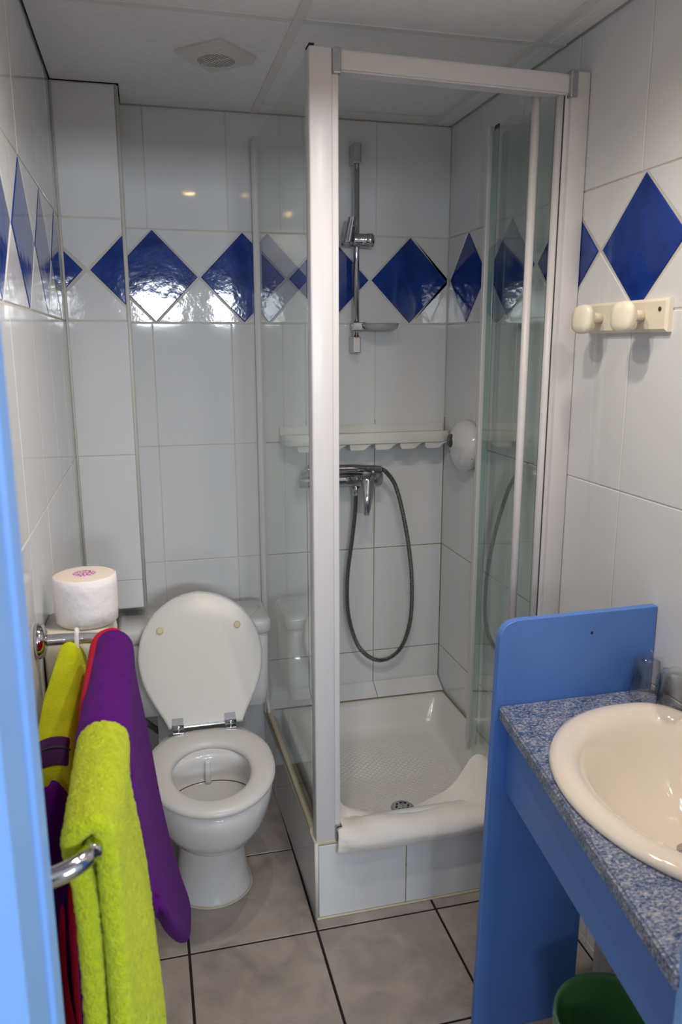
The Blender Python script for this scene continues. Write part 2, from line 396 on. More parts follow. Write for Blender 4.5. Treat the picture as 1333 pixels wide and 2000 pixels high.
# suspended ceiling
ceil = struct(obj('ceiling', box(N(), (-0.12, 0.12, H+0.02), (W+0.12, YF-0.12, H+0.08)), M_DARK))
cx = [0.004, 0.592, 1.182, W-0.004]; cy = [-0.005, -0.10, -0.742, -1.385, YF+0.004]
for i in range(3):
    for k in range(4):
        x0, x1, y0, y1 = cx[i], cx[i+1], cy[k], cy[k+1]
        if k == 0 and i < 1:      # the narrow strip at the back is cut only right of the first bar
            pass
        bm = N(); box(bm, (x0+0.001, y0-0.001, H), (x1-0.001, y1+0.001, H+0.014), 0.0012, 1)
        if i == 0 and k == 0:     # notch around the duct
            bm.free(); bm = N(); box(bm, (PX+0.004, y0-0.001, H), (x1-0.001, y1+0.001, H+0.014), 0.0012, 1)
        if i == 0 and k == 1:
            bm.free(); bm = N(); prism(bm, [(PX+0.004, y0-0.001, H), (x1-0.001, y0-0.001, H), (x1-0.001, y1+0.001, H), (x0+0.001, y1+0.001, H), (x0+0.001, PY-0.004, H), (PX+0.004, PY-0.004, H)], (0, 0, 0.014))
        obj('ceiling_panel', bm, M_CEIL, ceil)
for x in cx[1:3]:
    obj('grid_bar', box(N(), (x-0.012, -0.006, H-0.0035), (x+0.012, YF+0.004, H+0.004), 0.001, 1), M_TBAR, ceil)
for y in (cy[2], cy[3]):
    for a, b in ((0.006, cx[1]-0.012), (cx[1]+0.012, cx[2]-0.012), (cx[2]+0.012, W-0.006)):
        obj('grid_bar', box(N(), (a, y-0.012, H-0.003), (b, y+0.012, H+0.004), 0.001, 1), M_TBAR, ceil)
obj('grid_bar', box(N(), (cx[1]+0.012, -0.112, H-0.002), (cx[2]-0.012, -0.088, H+0.004), 0.001, 1), M_TBAR, ceil)
obj('edge_strip', box(N(), (cx[2]+0.028, -0.006, H-0.002), (W-0.014, YF+0.004, H+0.003), 0.001, 1), M_CEIL, ceil)

# extractor vent on the ceiling
VC = V((0.430, -0.497, H)); va = math.radians(46)
vent = thing('ceiling_vent', 'square white extractor fan vent with round slatted grille on the ceiling', 'vent', VC)
def rotv(x, y, z): return V((VC.x+x*math.cos(va)-y*math.sin(va), VC.y+x*math.sin(va)+y*math.cos(va), VC.z+z))
hs = 0.072
def sq(s, z): return [rotv(-s, -s, z), rotv(s, -s, z), rotv(s, s, z), rotv(-s, s, z)]
def circ(r, z, n=40): return [rotv(r*math.cos(2*PI*k/n), r*math.sin(2*PI*k/n), z) for k in range(n)]
bm = N(); loft(bm, [sq(hs, 0), sq(hs, -0.006), sq(hs-0.007, -0.02)], cap1=False)
# front plate with round hole
n = 40; outer = []
for k in range(n):
    a = 2*PI*k/n; s = hs-0.007; c_, s_ = math.cos(a), math.sin(a); m_ = max(abs(c_), abs(s_)); outer.append(rotv(s*c_/m_, s*s_/m_, -0.02))
rings = [outer, circ(0.047, -0.02), circ(0.047, -0.005)]
loft(bm, rings, cap0=False, cap1=False)
obj('housing', bm, M_TRIM, vent)
obj('fan_hole', lathe(N(), [(0.049, -0.0045), (0.049, -0.003)], VC, n=40), M_BROWN, vent)
for k in range(-5, 6):
    y = k*0.0082; L = math.sqrt(max(0.0, 0.0468**2-y*y))
    bm = N(); prism(bm, [rotv(-L, y-0.0016, -0.0195), rotv(L, y-0.0016, -0.0195), rotv(L, y+0.0016, -0.0195), rotv(-L, y+0.0016, -0.0195)], (0, 0, 0.009))
    obj('slat', bm, M_TRIM, vent)
bm = N(); prism(bm, [rotv(-0.002, -0.048, -0.0205), rotv(0.002, -0.048, -0.0205), rotv(0.002, 0.048, -0.0205), rotv(-0.002, 0.048, -0.0205)], (0, 0, 0.006)); obj('crossbar', bm, M_TRIM, vent)
obj('screw_cap', lathe(N(), [(0.004, -0.0235), (0.003, -0.02)], rotv(-0.058, -0.058, 0), n=10), M_TRIM, vent)

# recessed ceiling downlights above the vanity (they show in the tile reflections)
for x, y, lab in ((0.468, -1.38, 'nearest left wall'), (0.735, -1.38, 'in the middle of three'), (1.04, -1.88, 'over the washbasin')):
    dl = thing('downlight', 'small round warm ceiling downlight above the picture, '+lab, 'lamp', (x, y, H), 'ceiling downlights')
    obj('trim_ring', lathe(N(), [(0.040, 0.0), (0.042, -0.004), (0.036, -0.008), (0.028, -0.006), (0.027, -0.001)], (x, y, H), n=28, caps=False), M_LAMPW, dl, smooth=True)
    obj('bulb', lathe(N(), [(0.0265, -0.001), (0.024, -0.004), (0.012, -0.008), (0.0, -0.009)], (x, y, H), n=20), M_BULB, dl, smooth=True)
    l = bpy.data.lights.new('downlight_beam', 'SPOT'); l.energy = LAMP*(0.9 if x > 1 else 1.0); l.color = (1.0, 0.91, 0.82); l.spot_size = math.radians(155); l.spot_blend = 0.9; l.shadow_soft_size = 0.025
    lo = bpy.data.objects.new('downlight_beam', l); COL.objects.link(lo); lo.parent = dl; lo.location = (0, 0, -0.04)

# ------------------------------------------------------------------ shower plinth, tray, enclosure
YP = -0.82; ZP = 0.236
xg = lambda y: XG-0.022*y           # left face of plinth/glass (slightly askew as installed)
plinth = thing('shower_plinth', 'white tiled plinth carrying the shower tray', 'plinth', (0.9, -0.41, 0))
bm = N(); prism(bm, [(xg(0)+G, -0.003, 0.001), (xg(YP)+G, YP+G, 0.001), (W-0.003, YP+G, 0.001), (W-0.003, -0.003, 0.001)], (0, 0, 0.128)); obj('core', bm, M_GROUT, plinth)
t = 0.034
bm = N(); prism(bm, [(xg(0)+G, -0.003, 0.12), (xg(YP)+G, YP+G, 0.12), (W-0.003, YP+G, 0.12), (W-0.003, YP+t, 0.12), (xg(YP)+t, YP+t, 0.12), (xg(0)+t, -0.003, 0.12)], (0, 0, ZP-0.12-0.003)); obj('kerb', bm, M_GROUT, plinth)
Fp = (V((0, YP, 0)), V((1, 0, 0)), V((0, 0, 1)), V((0, -1, 0)))
e = xg(YP)
for a, b in ((e+0.008, 0.857), (0.857, 1.137), (1.137, W-0.002)): tile('tile', rect(a, b, 0.003, ZP-0.008), Fp, M_TILE, plinth)
ul = V((xg(YP)-xg(0), YP, 0)).normalized(); Lp = (V((xg(YP), YP, 0))-V((xg(0), 0, 0))).length
Fl = (V((xg(0), 0, 0)), ul, V((0, 0, 1)), V((ul.y, -ul.x, 0)))
for a, b in ((0.003, 0.22), (0.22, 0.5), (0.5, Lp-0.008)): tile('tile', rect(a, b, 0.003, ZP-0.008), Fl, M_TILE, plinth)
obj('corner_trim', tube(N(), [(e+0.003, YP+0.003, 0.002), (e+0.003, YP+0.003, ZP)], 0.006, 8), M_TRIM, plinth, smooth=True)
bm = N(); tube(bm, [(xg(0)+0.004, -0.004, ZP-0.004), (e+0.004, YP+0.004, ZP-0.004), (W-0.004, YP+0.004, ZP-0.004)], 0.007, 8); obj('edge_trim', bm, M_SEAL, plinth, smooth=True)
bm = N(); tube(bm, [(e+0.002, YP-0.002, 0.002), (1.25, YP-0.002, 0.002)], 0.0035, 6); obj('floor_seal', bm, M_SEAL, plinth)

tray = thing('shower_tray', 'white ceramic shower tray with a pebbled floor, set in the tiled plinth', 'shower tray', (0.92, -0.43, 0.13))
def rr(x0, x1, y0, y1, r, z, n=6):
    out = []
    for cx_, cy_, a0 in ((x1-r, y1-r, 0), (x0+r, y1-r, PI/2), (x0+r, y0+r, PI), (x1-r, y0+r, 3*PI/2)):
        for k in range(n+1):
            a = a0+PI/2*k/n; out.append((cx_+r*math.cos(a), cy_+r*math.sin(a), z))
    return out
x0t, x1t, y0t, y1t = 0.634, W-0.004, YP+0.036, -0.068
bm = N(); loft(bm, [rr(x0t, x1t, y0t, y1t, 0.01, 0.13), rr(x0t, x1t, y0t, y1t, 0.01, 0.262), rr(x0t+0.004, x1t-0.004, y0t+0.004, y1t-0.004, 0.012, 0.266),
     rr(x0t+0.02, x1t-0.016, y0t+0.022, y1t-0.016, 0.03, 0.264), rr(x0t+0.03, x1t-0.024, y0t+0.032, y1t-0.028, 0.04, 0.252),
     rr(x0t+0.05, x1t-0.045, y0t+0.055, y1t-0.055, 0.05, 0.19), rr(x0t+0.066, x1t-0.062, y0t+0.07, y1t-0.075, 0.05, 0.166),
     rr(x0t+0.085, x1t-0.08, y0t+0.09, y1t-0.10, 0.05, 0.158), rr(0.89, 0.95, -0.62, -0.56, 0.029, 0.152)])
obj('basin', bm, M_TRAY, tray, smooth=True)
# anti-slip pebble relief
bm = N(); gx = 0
y = -0.19
while y > -0.68:
    x = 0.72+(0.011 if gx % 2 else 0)
    while x < 1.16:
        if (x-0.92)**2+(y+0.59)**2 > 0.055**2:
            zc = 0.158-0.006*max(0, 1-math.hypot(x-0.92, y+0.59)/0.25)
            a = random.uniform(-0.3, 0.3)
            pts = [V((x+dx*math.cos(a)-dy*math.sin(a), y+dx*math.sin(a)+dy*math.cos(a), zc-0.003)) for dx, dy in ((-0.008, -0.003), (0.008, -0.003), (0.008, 0.003), (-0.008, 0.003))]
            top = [V((x+(p.x-x)*0.6, y+(p.y-y)*0.6, zc+0.0012)) for p in pts]
            loft(bm, [pts, top], cap0=False)
        x += 0.022
    y -= 0.0105; gx += 1
o = obj('anti_slip_relief', bm, M_TRAY, tray, smooth=True); o['kind'] = 'stuff'
dr = obj('drain', lathe(N(), [(0.036, -0.004), (0.036, 0.001), (0.031, 0.004), (0.026, 0.0035), (0.012, 0.005), (0.0, 0.006)], (0.92, -0.595, 0.154), n=28), M_CHROME, tray, 'round chrome drain grille', smooth=True)
for k in range(8):
    a = 2*PI*k/8; obj('drain_hole', lathe(N(), [(0.0035, 0.004), (0.0035, 0.0056)], (0.92+0.019*math.cos(a), -0.595+0.019*math.sin(a), 0.154), n=8), M_DARK, dr)
# sloped tile ledge between wall and tray
for a, b in ((XG+0.004, 0.75), (0.75, 0.9985), (0.9985, W-0.003)):
    bm = N(); prism(bm, [(a+0.001, -0.002, 0.304), (a+0.001, -0.066, 0.268), (a+0.001, -0.066, 0.13), (a+0.001, -0.002, 0.13)], (b-a-0.002, 0, 0), 0.001, 1); obj('ledge_tile', bm, M_TILE, plinth)
obj('tray_seal', tube(N(), [(XG+0.03, -0.068, 0.2665), (W-0.008, -0.068, 0.2665), (W-0.006, YP+0.06, 0.266)], 0.0022, 6), M_RUST, tray)

enc = thing('shower_enclosure', 'white framed glass shower enclosure with folded bifold door', 'shower enclosure', (0.92, -0.80, ZP))
ZT_ = 2.2; YD = -0.808
def q4(p, q, th, z0, z1, bm=None, bev=0.0):
    """upright slab from p to q (xy) with thickness th centred on the line"""
    bm = bm or N(); d = V((q[0]-p[0], q[1]-p[1], 0)).normalized(); nrm = V((-d.y, d.x, 0))*th/2
    P = V((p[0], p[1], z0)); Q = V((q[0], q[1], z0))
    return prism(bm, [P+nrm, Q+nrm, Q-nrm, P-nrm], (0, 0, z1-z0), bev)
XGL = lambda y: XG+0.012-0.012*y
obj('side_glass', q4((XGL(0), -0.014), (XGL(-0.77), -0.78), 0.006, ZP+0.016, 2.188), M_GLASS, enc, 'fixed side glass pane')
obj('wall_profile', q4((XGL(0), -0.002), (XGL(0), -0.030), 0.026, ZP, 2.19, bev=0.002), M_FRAME, enc)
obj('glass_edge', q4((XGL(0)-0.004, -0.029), (XGL(0)-0.004, -0.033), 0.008, ZP, 2.19), M_FRAME, enc)
obj('bottom_rail', q4((XGL(-0.03), -0.03), (XGL(-0.77), -0.775), 0.016, ZP, ZP+0.02, bev=0.002), M_SEAL, enc)
obj('bottom_seal', tube(N(), [(XGL(-0.03)+0.012, -0.03, ZP+0.004), (XGL(-0.77)+0.012, -0.775, ZP+0.004)], 0.005, 6), M_RUST, enc)
# corner post: main square tube plus narrower door-side strip
bm = N(); box(bm, (0.599, -0.818, ZP), (0.653, -0.772, ZT_), 0.005, 3); obj('corner_post', bm, M_FRAME, enc, angle=40)
obj('post_strip', box(N(), (0.648, -0.812, ZP+0.02), (0.668, -0.776, ZT_-0.046), 0.003), M_FRAME, enc)
obj('post_cap', box(N(), (0.600, -0.816, ZT_), (0.612, -0.78, ZT_+0.004)), M_DARK, enc)
# wall post on the right
YR = -0.868
bm = N(); box(bm, (1.213, YR, ZP-0.0), (W-0.001, YR+0.06, 2.178), 0.004, 2); obj('wall_post', bm, M_FRAME, enc, angle=40)
obj('wall_post_strip', box(N(), (1.205, YR+0.012, ZP+0.02), (1.216, YR+0.056, 2.13), 0.002), M_FRAME, enc)
obj('gasket', box(N(), (1.1985, YR+0.016, ZP+0.03), (1.2055, YR+0.05, 2.128), 0.001), M_RUBBER, enc)
# header rail
A = V((0.664, -0.815, 0)); B = V((1.222, YR+0.004, 0)); zh = lambda t: (2.198-0.026*t)
bm = N(); loft(bm, [[(A.x, A.y, zh(0)), (A.x, A.y, zh(0)-0.045), (A.x, A.y+0.042, zh(0)-0.045), (A.x, A.y+0.042, zh(0))], [(B.x, B.y, zh(1)), (B.x, B.y, zh(1)-0.045), (B.x, B.y+0.042, zh(1)-0.045), (B.x, B.y+0.042, zh(1))]])
bmesh.ops.bevel(bm, geom=list(bm.edges), offset=0.004, segments=2, affect='EDGES'); obj('header_rail', bm, M_FRAME, enc, angle=40)
obj('corner_bracket', box(N(), (0.652, -0.823, 2.146), (0.672, -0.775, 2.199), 0.003), M_CHROME, enc, 'chrome corner bracket')
obj('corner_bracket', box(N(), (1.207, YR-0.006, 2.12), (1.226, YR+0.05, 2.179), 0.003), M_CHROME, enc, 'chrome corner bracket')
obj('corner_bracket', box(N(), (0.652, -0.823, ZP), (0.671, -0.775, ZP+0.045), 0.003), M_CHROME, enc, 'chrome corner bracket')
# folded bifold door: two leaves meeting at a white hinge strip
h1 = (1.152, -0.812); h2 = (1.199, -0.842); k1 = (1.212, -0.43); k2 = (1.236, -0.45)
obj('door_leaf', q4((h1[0], h1[1]+0.008), k1, 0.005, 0.262, 2.145), M_GLASS, enc, 'folded glass door leaf')
obj('door_leaf', q4((h2[0], h2[1]+0.008), k2, 0.005, 0.262, 2.14), M_GLASS, enc, 'folded glass door leaf')
for a, z1 in ((h1, 2.158), (h2, 2.14)):
    obj('door_stile', tube(N(), [(a[0], a[1], 0.255), (a[0], a[1], z1)], 0.0105, 16), M_FRAME, enc, smooth=True)
obj('hinge_strip', box(N(), (1.203, -0.432, 0.25), (1.222, -0.412, 2.166), 0.003), M_FRAME, enc)
obj('hinge_seal', box(N(), (1.2205, -0.455, 0.25), (1.2255, -0.432, 2.168), 0.001), M_RUBBER, enc)
obj('hinge_profile', box(N(), (1.2145, -0.468, 0.252), (1.2185, -0.434, 2.15), 0.001), M_GEDGE, enc)

# shower fittings ---------------------------------------------------------
RX, RY = 0.916, -0.05
sr = thing('shower_rail', 'chrome shower slide rail with a sliding bracket on the back wall', 'shower rail', (RX, 0, 1.53))
obj('rail_bar', tube(N(), [(RX, RY, 1.545), (RX, RY, 2.18)], 0.0095, 16), M_CHROME, sr, smooth=True)
for z0, z1 in ((1.53, 1.585), (2.13, 2.192)):
    obj('wall_bracket', box(N(), (RX-0.013, -0.001, z0), (RX+0.013, RY-0.012, z1), 0.003), M_CHROME, sr)
sl = obj('slider', lathe(N(), [(0.016, -0.03), (0.021, -0.026), (0.022, 0.0), (0.021, 0.034), (0.023, 0.036), (0.023, 0.052), (0.018, 0.056)], (RX, RY-0.004, 1.895), axis=(1, 0, 0), n=24), M_CHROME, sr, smooth=True)
bm = N(); rings = []
for k in range(7):
    tt = k/6; c = V((RX-0.036+0.012*tt, RY-0.02-0.035*tt*0.6, 1.875+0.085*tt)); r0 = 0.021-0.006*tt
    rings.append([c+V((r0*math.cos(a), r0*0.9*math.sin(a), 0)) for a in [2*PI*j/16 for j in range(16)]])
loft(bm, rings, cap1=False)
r_in = [[p+(V((rings[-1][0].x*0, 0, 0))) for p in rings[-1]]]
c = sum(rings[-1], V())/16
loft(bm, [rings[-1], [c+(p-c)*0.7 for p in rings[-1]], [c+(p-c)*0.62-V((0, 0, 0.03)) for p in rings[-1]]], cap0=False)
obj('handset_holder', bm, M_CHROME, sr, smooth=True)
dish = thing('soap_dish', 'small clear plastic soap dish clipped to the shower rail', 'soap dish', (RX, RY, 1.60))
def oval(cx_, cy_, a, b, z, n=28): return [(cx_+a*math.cos(2*PI*k/n), cy_+b*math.sin(2*PI*k/n), z) for k in range(n)]
bm = N(); loft(bm, [oval(0.995, -0.075, 0.045, 0.03, 1.606), oval(0.995, -0.075, 0.058, 0.04, 1.612), oval(0.995, -0.075, 0.062, 0.044, 1.628), oval(0.995, -0.075, 0.060, 0.042, 1.628), oval(0.995, -0.075, 0.054, 0.037, 1.614), oval(0.995, -0.075, 0.04, 0.027, 1.610)])
obj('bowl', bm, mat('clear_acrylic', (0.62, 0.62, 0.62), 0.08, trans=0.5), dish, smooth=True)
obj('clip', box(N(), (RX-0.014, RY-0.014, 1.604), (RX+0.03, RY+0.012, 1.632), 0.003), M_CHROME, dish)

mx = thing('shower_mixer', 'chrome single lever shower mixer on the back wall', 'tap', (0.86, 0, 1.08))
obj('body', lathe(N(), [(0.0, -0.155), (0.024, -0.15), (0.026, -0.1), (0.027, 0.0), (0.026, 0.07), (0.022, 0.078), (0.0, 0.08)], (0.86, -0.062, 1.098), axis=(1, 0, 0), n=24), M_CHROME, mx, smooth=True)
for x in (0.775, 0.925):
    obj('wall_flange', lathe(N(), [(0.034, 0.0), (0.034, 0.006), (0.03, 0.014), (0.018, 0.018), (0.016, 0.05)], (x, -0.001, 1.098), axis=(0, -1, 0), n=24), M_CHROME, mx, smooth=True)
obj('temperature_knob', lathe(N(), [(0.03, -0.012), (0.032, 0.0), (0.030, 0.026), (0.022, 0.032)], (0.972, -0.065, 1.10), axis=(1, 0, -0.1), n=24), M_CHROME, mx, smooth=True)
bm = N(); rings = []
for k in range(9):
    tt = k/8; c = V((0.938+0.008*(1-tt)-0.006*tt, -0.095-0.035*math.sin(tt*1.6), 1.118-0.135*tt)); wx = 0.027-0.017*tt; wy = 0.020-0.012*tt
    rings.append([c+V((wx*math.cos(a), wy*math.sin(a), 0)) for a in [2*PI*j/16 for j in range(16)]])
loft(bm, rings); obj('lever', bm, M_CHROME, mx, smooth=True)
obj('hose_outlet', tube(N(), [(0.912, -0.062, 1.08), (0.912, -0.062, 1.04)], [0.014, 0.011], 14), M_CHROME, mx, smooth=True)

hs_ = thing('hand_shower', 'chrome hand shower laid across the mixer with a long looping hose', 'hand shower', (0.85, -0.075, 1.12))
obj('handle', tube(N(), smoothpath([(0.76, -0.075, 1.134), (0.82, -0.075, 1.14), (0.90, -0.075, 1.139), (0.97, -0.074, 1.135), (1.0, -0.073, 1.133)], 5), [0.013]*6+[0.0135]*6+[0.012]*5+[0.011]*4, 14), M_CHROME, hs_, smooth=True)
obj('head', lathe(N(), [(0.0, -0.016), (0.022, -0.014), (0.037, 0.004), (0.038, 0.012), (0.034, 0.016), (0.0, 0.016)], (0.745, -0.085, 1.134), axis=(0, -0.7, -0.7), n=24), M_CHROME, hs_, smooth=True)
hp = smoothpath([(0.995, -0.073, 1.134), (1.02, -0.072, 1.12), (1.055, -0.07, 1.07), (1.085, -0.066, 0.97), (1.112, -0.06, 0.84), (1.128, -0.055, 0.70), (1.127, -0.05, 0.56), (1.098, -0.045, 0.455), (1.045, -0.042, 0.408), (0.985, -0.042, 0.412), (0.925, -0.044, 0.475), (0.888, -0.048, 0.60), (0.884, -0.052, 0.74), (0.90, -0.056, 0.88), (0.910, -0.06, 0.98), (0.912, -0.062, 1.045)], 40)
# ribbed metal hose
L = [0.0]
for a, b in zip(hp, hp[1:]): L.append(L[-1]+(b-a).length)
step = 0.00225; npts = int(L[-1]/step); pts = []; rad = []; j = 0
for k in range(npts+1):
    s = L[-1]*k/npts
    while j < len(L)-2 and L[j+1] < s: j += 1
    t_ = (s-L[j])/max(1e-9, L[j+1]-L[j]); pts.append(hp[j].lerp(hp[j+1], t_)); rad.append(0.0082 if k % 3 else 0.0058)
obj('hose', tube(N(), pts, rad, 10), M_HOSE, hs_)

sh = thing('shower_shelf', 'long off white plastic shelf with a scalloped underside in the shower', 'shelf', (0.95, 0, 1.215))
xa, xb = 0.655, W-0.012
prof = [(-0.001, 1.282), (-0.006, 1.284), (-0.011, 1.276), (-0.014, 1.256), (-0.085, 1.254), (-0.090, 1.262), (-0.097, 1.262), (-0.101, 1.256), (-0.099, 1.226), (-0.094, 1.223), (-0.04, 1.226), (-0.001, 1.226)]
bm = N(); loft(bm, [[(x, y*s if abs(y) > 0.02 else y, z) for y, z in prof] for x, s in ((xa, 0.72), (xa+0.012, 0.9), (xa+0.04, 1.0), (xb-0.04, 1.0), (xb-0.012, 0.93), (xb, 0.8))]); obj('tray', bm, M_SHELF, sh, angle=50)
for k in range(6):
    x0 = 0.70+0.091*k; poly = []
    poly = [(x0, 1.226), (x0+0.088, 1.226), (x0+0.080, 1.222), (x0+0.066, 1.216), (x0+0.056, 1.206), (x0+0.046, 1.203), (x0+0.006, 1.203), (x0+0.001, 1.21)]
    bm = N(); prism(bm, [(x, -0.092, z) for x, z in poly], (0, 0.05, 0)); obj('scallop', bm, M_SHELF, sh)

sd = thing('soap_dispenser', 'white oval soap dispenser with dark window on the right shower wall', 'soap dispenser', (W, -0.245, 1.15))
def dispring(d, s):
    out = []
    for k in range(32):
        a = 2*PI*k/32; yy = math.cos(a); zz = math.sin(a)
        f = 1.0 if zz > 0 else 1.0
        out.append((W-d, -0.245+0.10*s*yy*(1-0.12*max(0, -zz)), 1.228+0.086*s*zz))
    return out
bm = N(); loft(bm, [dispring(0.001, 0.88), dispring(0.012, 1.0), dispring(0.028, 0.98), dispring(0.045, 0.86), dispring(0.056, 0.64), dispring(0.062, 0.32)]); obj('shell', bm, M_CER, sd, smooth=True)
obj('level_window', lathe(N(), [(0.0, -0.012), (0.022, -0.010), (0.0235, 0.0), (0.021, 0.003), (0.0, 0.0045)], (W-0.061, -0.215, 1.243), axis=(-1, -0.12, 0.08), n=24), M_SOAPWIN, sd, 'dark oval level window', smooth=True)
obj('push_seam', tube(N(), smoothpath([(W-0.030, -0.330, 1.195), (W-0.046, -0.30, 1.196), (W-0.058, -0.26, 1.203), (W-0.0605, -0.232, 1.212), (W-0.057, -0.197, 1.203), (W-0.048, -0.17, 1.196)], 6), 0.0014, 6), M_PIPE, sd)

# ------------------------------------------------------------------ hook rail on right wall
hk = thing('hook_rail', 'cream plastic hook rail with two mushroom pegs on right wall', 'coat hooks', (W, -1.085, 1.583))
bm = N(); rings = []
for d, i in ((0.0, 0.0), (0.010, 0.0), (0.015, 0.006)):
    y0, y1, z0, z1 = -0.935-i, -1.236+i, 1.584+i, 1.652-i
    rings.append([(W-d, y0, z0), (W-d, y0, z1), (W-d, y1, z1), (W-d, y1, z0)])
loft(bm, rings); obj('back_plate', bm, M_HOOK, hk)
for y in (-1.06, -1.213): obj('screw', lathe(N(), [(0.005, 0.0145), (0.0045, 0.0165)], (W, y, 1.630), axis=(-1, 0, 0), n=12), M_BROWN, hk)
for y in (-1.0, -1.158):
    pg = obj('peg', tube(N(), [(W-0.010, y+0.004, 1.619), (W-0.058, y-0.004, 1.618)], [0.0125, 0.0105], 16), M_HOOK, hk, smooth=True)
    prof_ = [(0.0, -0.002), (0.016, 0.0), (0.028, 0.008), (0.034, 0.018), (0.035, 0.024), (0.031, 0.030), (0.018, 0.033), (0.0, 0.034)]
    bm = N(); lathe(bm, prof_, (W-0.045, y-0.002, 1.614), axis=(-1, -0.12, 0.06), n=28)
    for v in bm.verts:
        dy, dz = v.co.y-(y-0.002), v.co.z-1.614; r_ = math.hypot(dy, dz)
        if r_ > 1e-3:
            f = 1/((abs(dy/r_)**3.2+abs(dz/r_)**3.2)**(1/3.2)); v.co.y += dy*(f*0.93-1); v.co.z += dz*(f*0.93-1)
    obj('knob', bm, M_HOOK, pg, smooth=True)

# ------------------------------------------------------------------ toilet
XC = 0.332
wc = thing('toilet', 'white close coupled toilet with its lid raised, beside the shower', 'toilet', (XC, -0.55, 0))
def egg(a, ym, bf, bb, z, n=48, ef=2.0, eb=2.0, dx=0.0):
    out = []
    for k in range(n):
        t_ = 2*PI*k/n; c_, s_ = math.cos(t_), math.sin(t_)
        e_ = ef if c_ > 0 else eb
        X = math.copysign(abs(s_)**(2/e_), s_)*a; Y = math.copysign(abs(c_)**(2/e_), c_)
        out.append((XC+dx+X, ym-Y*(bf if c_ > 0 else bb), z))
    return out
bm = N(); loft(bm, [egg(0.078, -0.66, 0.10, 0.20, 0.235), egg(0.098, -0.67, 0.135, 0.22, 0.252), egg(0.128, -0.69, 0.185, 0.24, 0.285), egg(0.152, -0.70, 0.215, 0.25, 0.335), egg(0.164, -0.70, 0.23, 0.26, 0.385), egg(0.166, -0.70, 0.234, 0.27, 0.418, eb=2.6), egg(0.160, -0.70, 0.228, 0.265, 0.428, eb=2.6),
     egg(0.122, -0.70, 0.19, 0.09, 0.428), egg(0.114, -0.70, 0.182, 0.08, 0.415), egg(0.120, -0.70, 0.185, 0.085, 0.395), egg(0.117, -0.70, 0.175, 0.088, 0.365), egg(0.109, -0.70, 0.155, 0.082, 0.344), egg(0.09, -0.70, 0.12, 0.07, 0.338), egg(0.05, -0.70, 0.07, 0.03, 0.334)])
obj('bowl', bm, M_CER, wc, smooth=True)
bm = N(); loft(bm, [egg(0.112, -0.60, 0.108, 0.20, 0.0), egg(0.110, -0.60, 0.106, 0.20, 0.012), egg(0.100, -0.60, 0.10, 0.20, 0.06), egg(0.092, -0.61, 0.105, 0.21, 0.14), egg(0.086, -0.62, 0.12, 0.22, 0.215), egg(0.084, -0.63, 0.125, 0.22, 0.262)])
obj('pedestal', bm, M_CER, wc, smooth=True)
bm = N(); tube(bm, [V(p)+V((0, 0, 0.002)) for p in egg(0.1125, -0.60, 0.1085, 0.20, 0.0)]+[V(egg(0.1125, -0.60, 0.1085, 0.20, 0.002)[0])], 0.003, 6); obj('floor_seal', bm, M_SEAL, wc)
# shelf behind the bowl that carries the tank
bm = N(); loft(bm, [rr(XC-0.085, XC+0.085, -0.50, -0.10, 0.03, 0.20), rr(XC-0.10, XC+0.10, -0.50, -0.10, 0.03, 0.30), rr(XC-0.135, XC+0.135, -0.53, -0.09, 0.04, 0.388), rr(XC-0.135, XC+0.135, -0.53, -0.09, 0.04, 0.40)]); obj('tank_shelf', bm, M_CER, wc, smooth=True)
bm = N(); loft(bm, [egg(0.106, -0.70, 0.148, 0.0805, 0.3425), egg(0.09, -0.70, 0.13, 0.06, 0.343)], cap0=False)
obj('water', bm, M_WATER, wc)
ring = egg(0.1095, -0.70, 0.155, 0.083, 0.3455); tube_pts = [V(p) for p in ring[14:35]]
obj('ledge_line', tube(N(), tube_pts, 0.0016, 6), M_LEDGELINE, wc)  # dark line where the bowl's back wall meets its ledge
obj('flush_ridge', tube(N(), smoothpath([(XC-0.004, -0.618, 0.41), (XC-0.004, -0.618, 0.38), (XC-0.004, -0.622, 0.343)], 4), [0.009]*9, 10), M_CER, wc, smooth=True)
# seat ring
def seatring(o, z): # o: inset from outer edge
    return egg(0.174-o, -0.70, 0.238-o, 0.205-o, z, eb=2.5)
def holering(o, z):
    return egg(0.104+o, -0.725, 0.15+o, 0.135+o, z)
bm = N(); loft(bm, [seatring(0.008, 0.428), seatring(0.0, 0.434), seatring(0.001, 0.442), seatring(0.008, 0.449), seatring(0.022, 0.452), holering(0.018, 0.452), holering(0.006, 0.448), holering(0.0, 0.440), holering(0.003, 0.430), holering(0.014, 0.428)], loop=True)
obj('seat', bm, M_SEAT, wc, smooth=True)
# raised lid leaning on the tank
th_l = math.atan2(0.222, 0.345); hy, hz = -0.492, 0.452
wt = [(0.0, 0.108), (0.02, 0.116), (0.06, 0.139), (0.11, 0.166), (0.16, 0.182), (0.21, 0.188), (0.26, 0.183), (0.31, 0.164), (0.35, 0.135), (0.38, 0.10), (0.40, 0.06), (0.408, 0.03), (0.411, 0.0)]
ss = [0, 0.01, 0.03, 0.06, 0.09, 0.12, 0.15, 0.18, 0.21, 0.24, 0.27, 0.30, 0.325, 0.35, 0.37, 0.385, 0.397, 0.405, 0.410]
outl = [(-interp(wt, s), s) for s in ss]+[(0, 0.411)]+[(interp(wt, s), s) for s in reversed(ss)]
def lidp(x, s, t_): return V((XC+0.004+x, hy+s*math.sin(th_l)-t_*math.cos(th_l), hz+s*math.cos(th_l)+t_*math.sin(th_l)))
def lidring(k, t_): return [lidp(x*k, 0.2+(s-0.2)*k, t_) for x, s in outl]
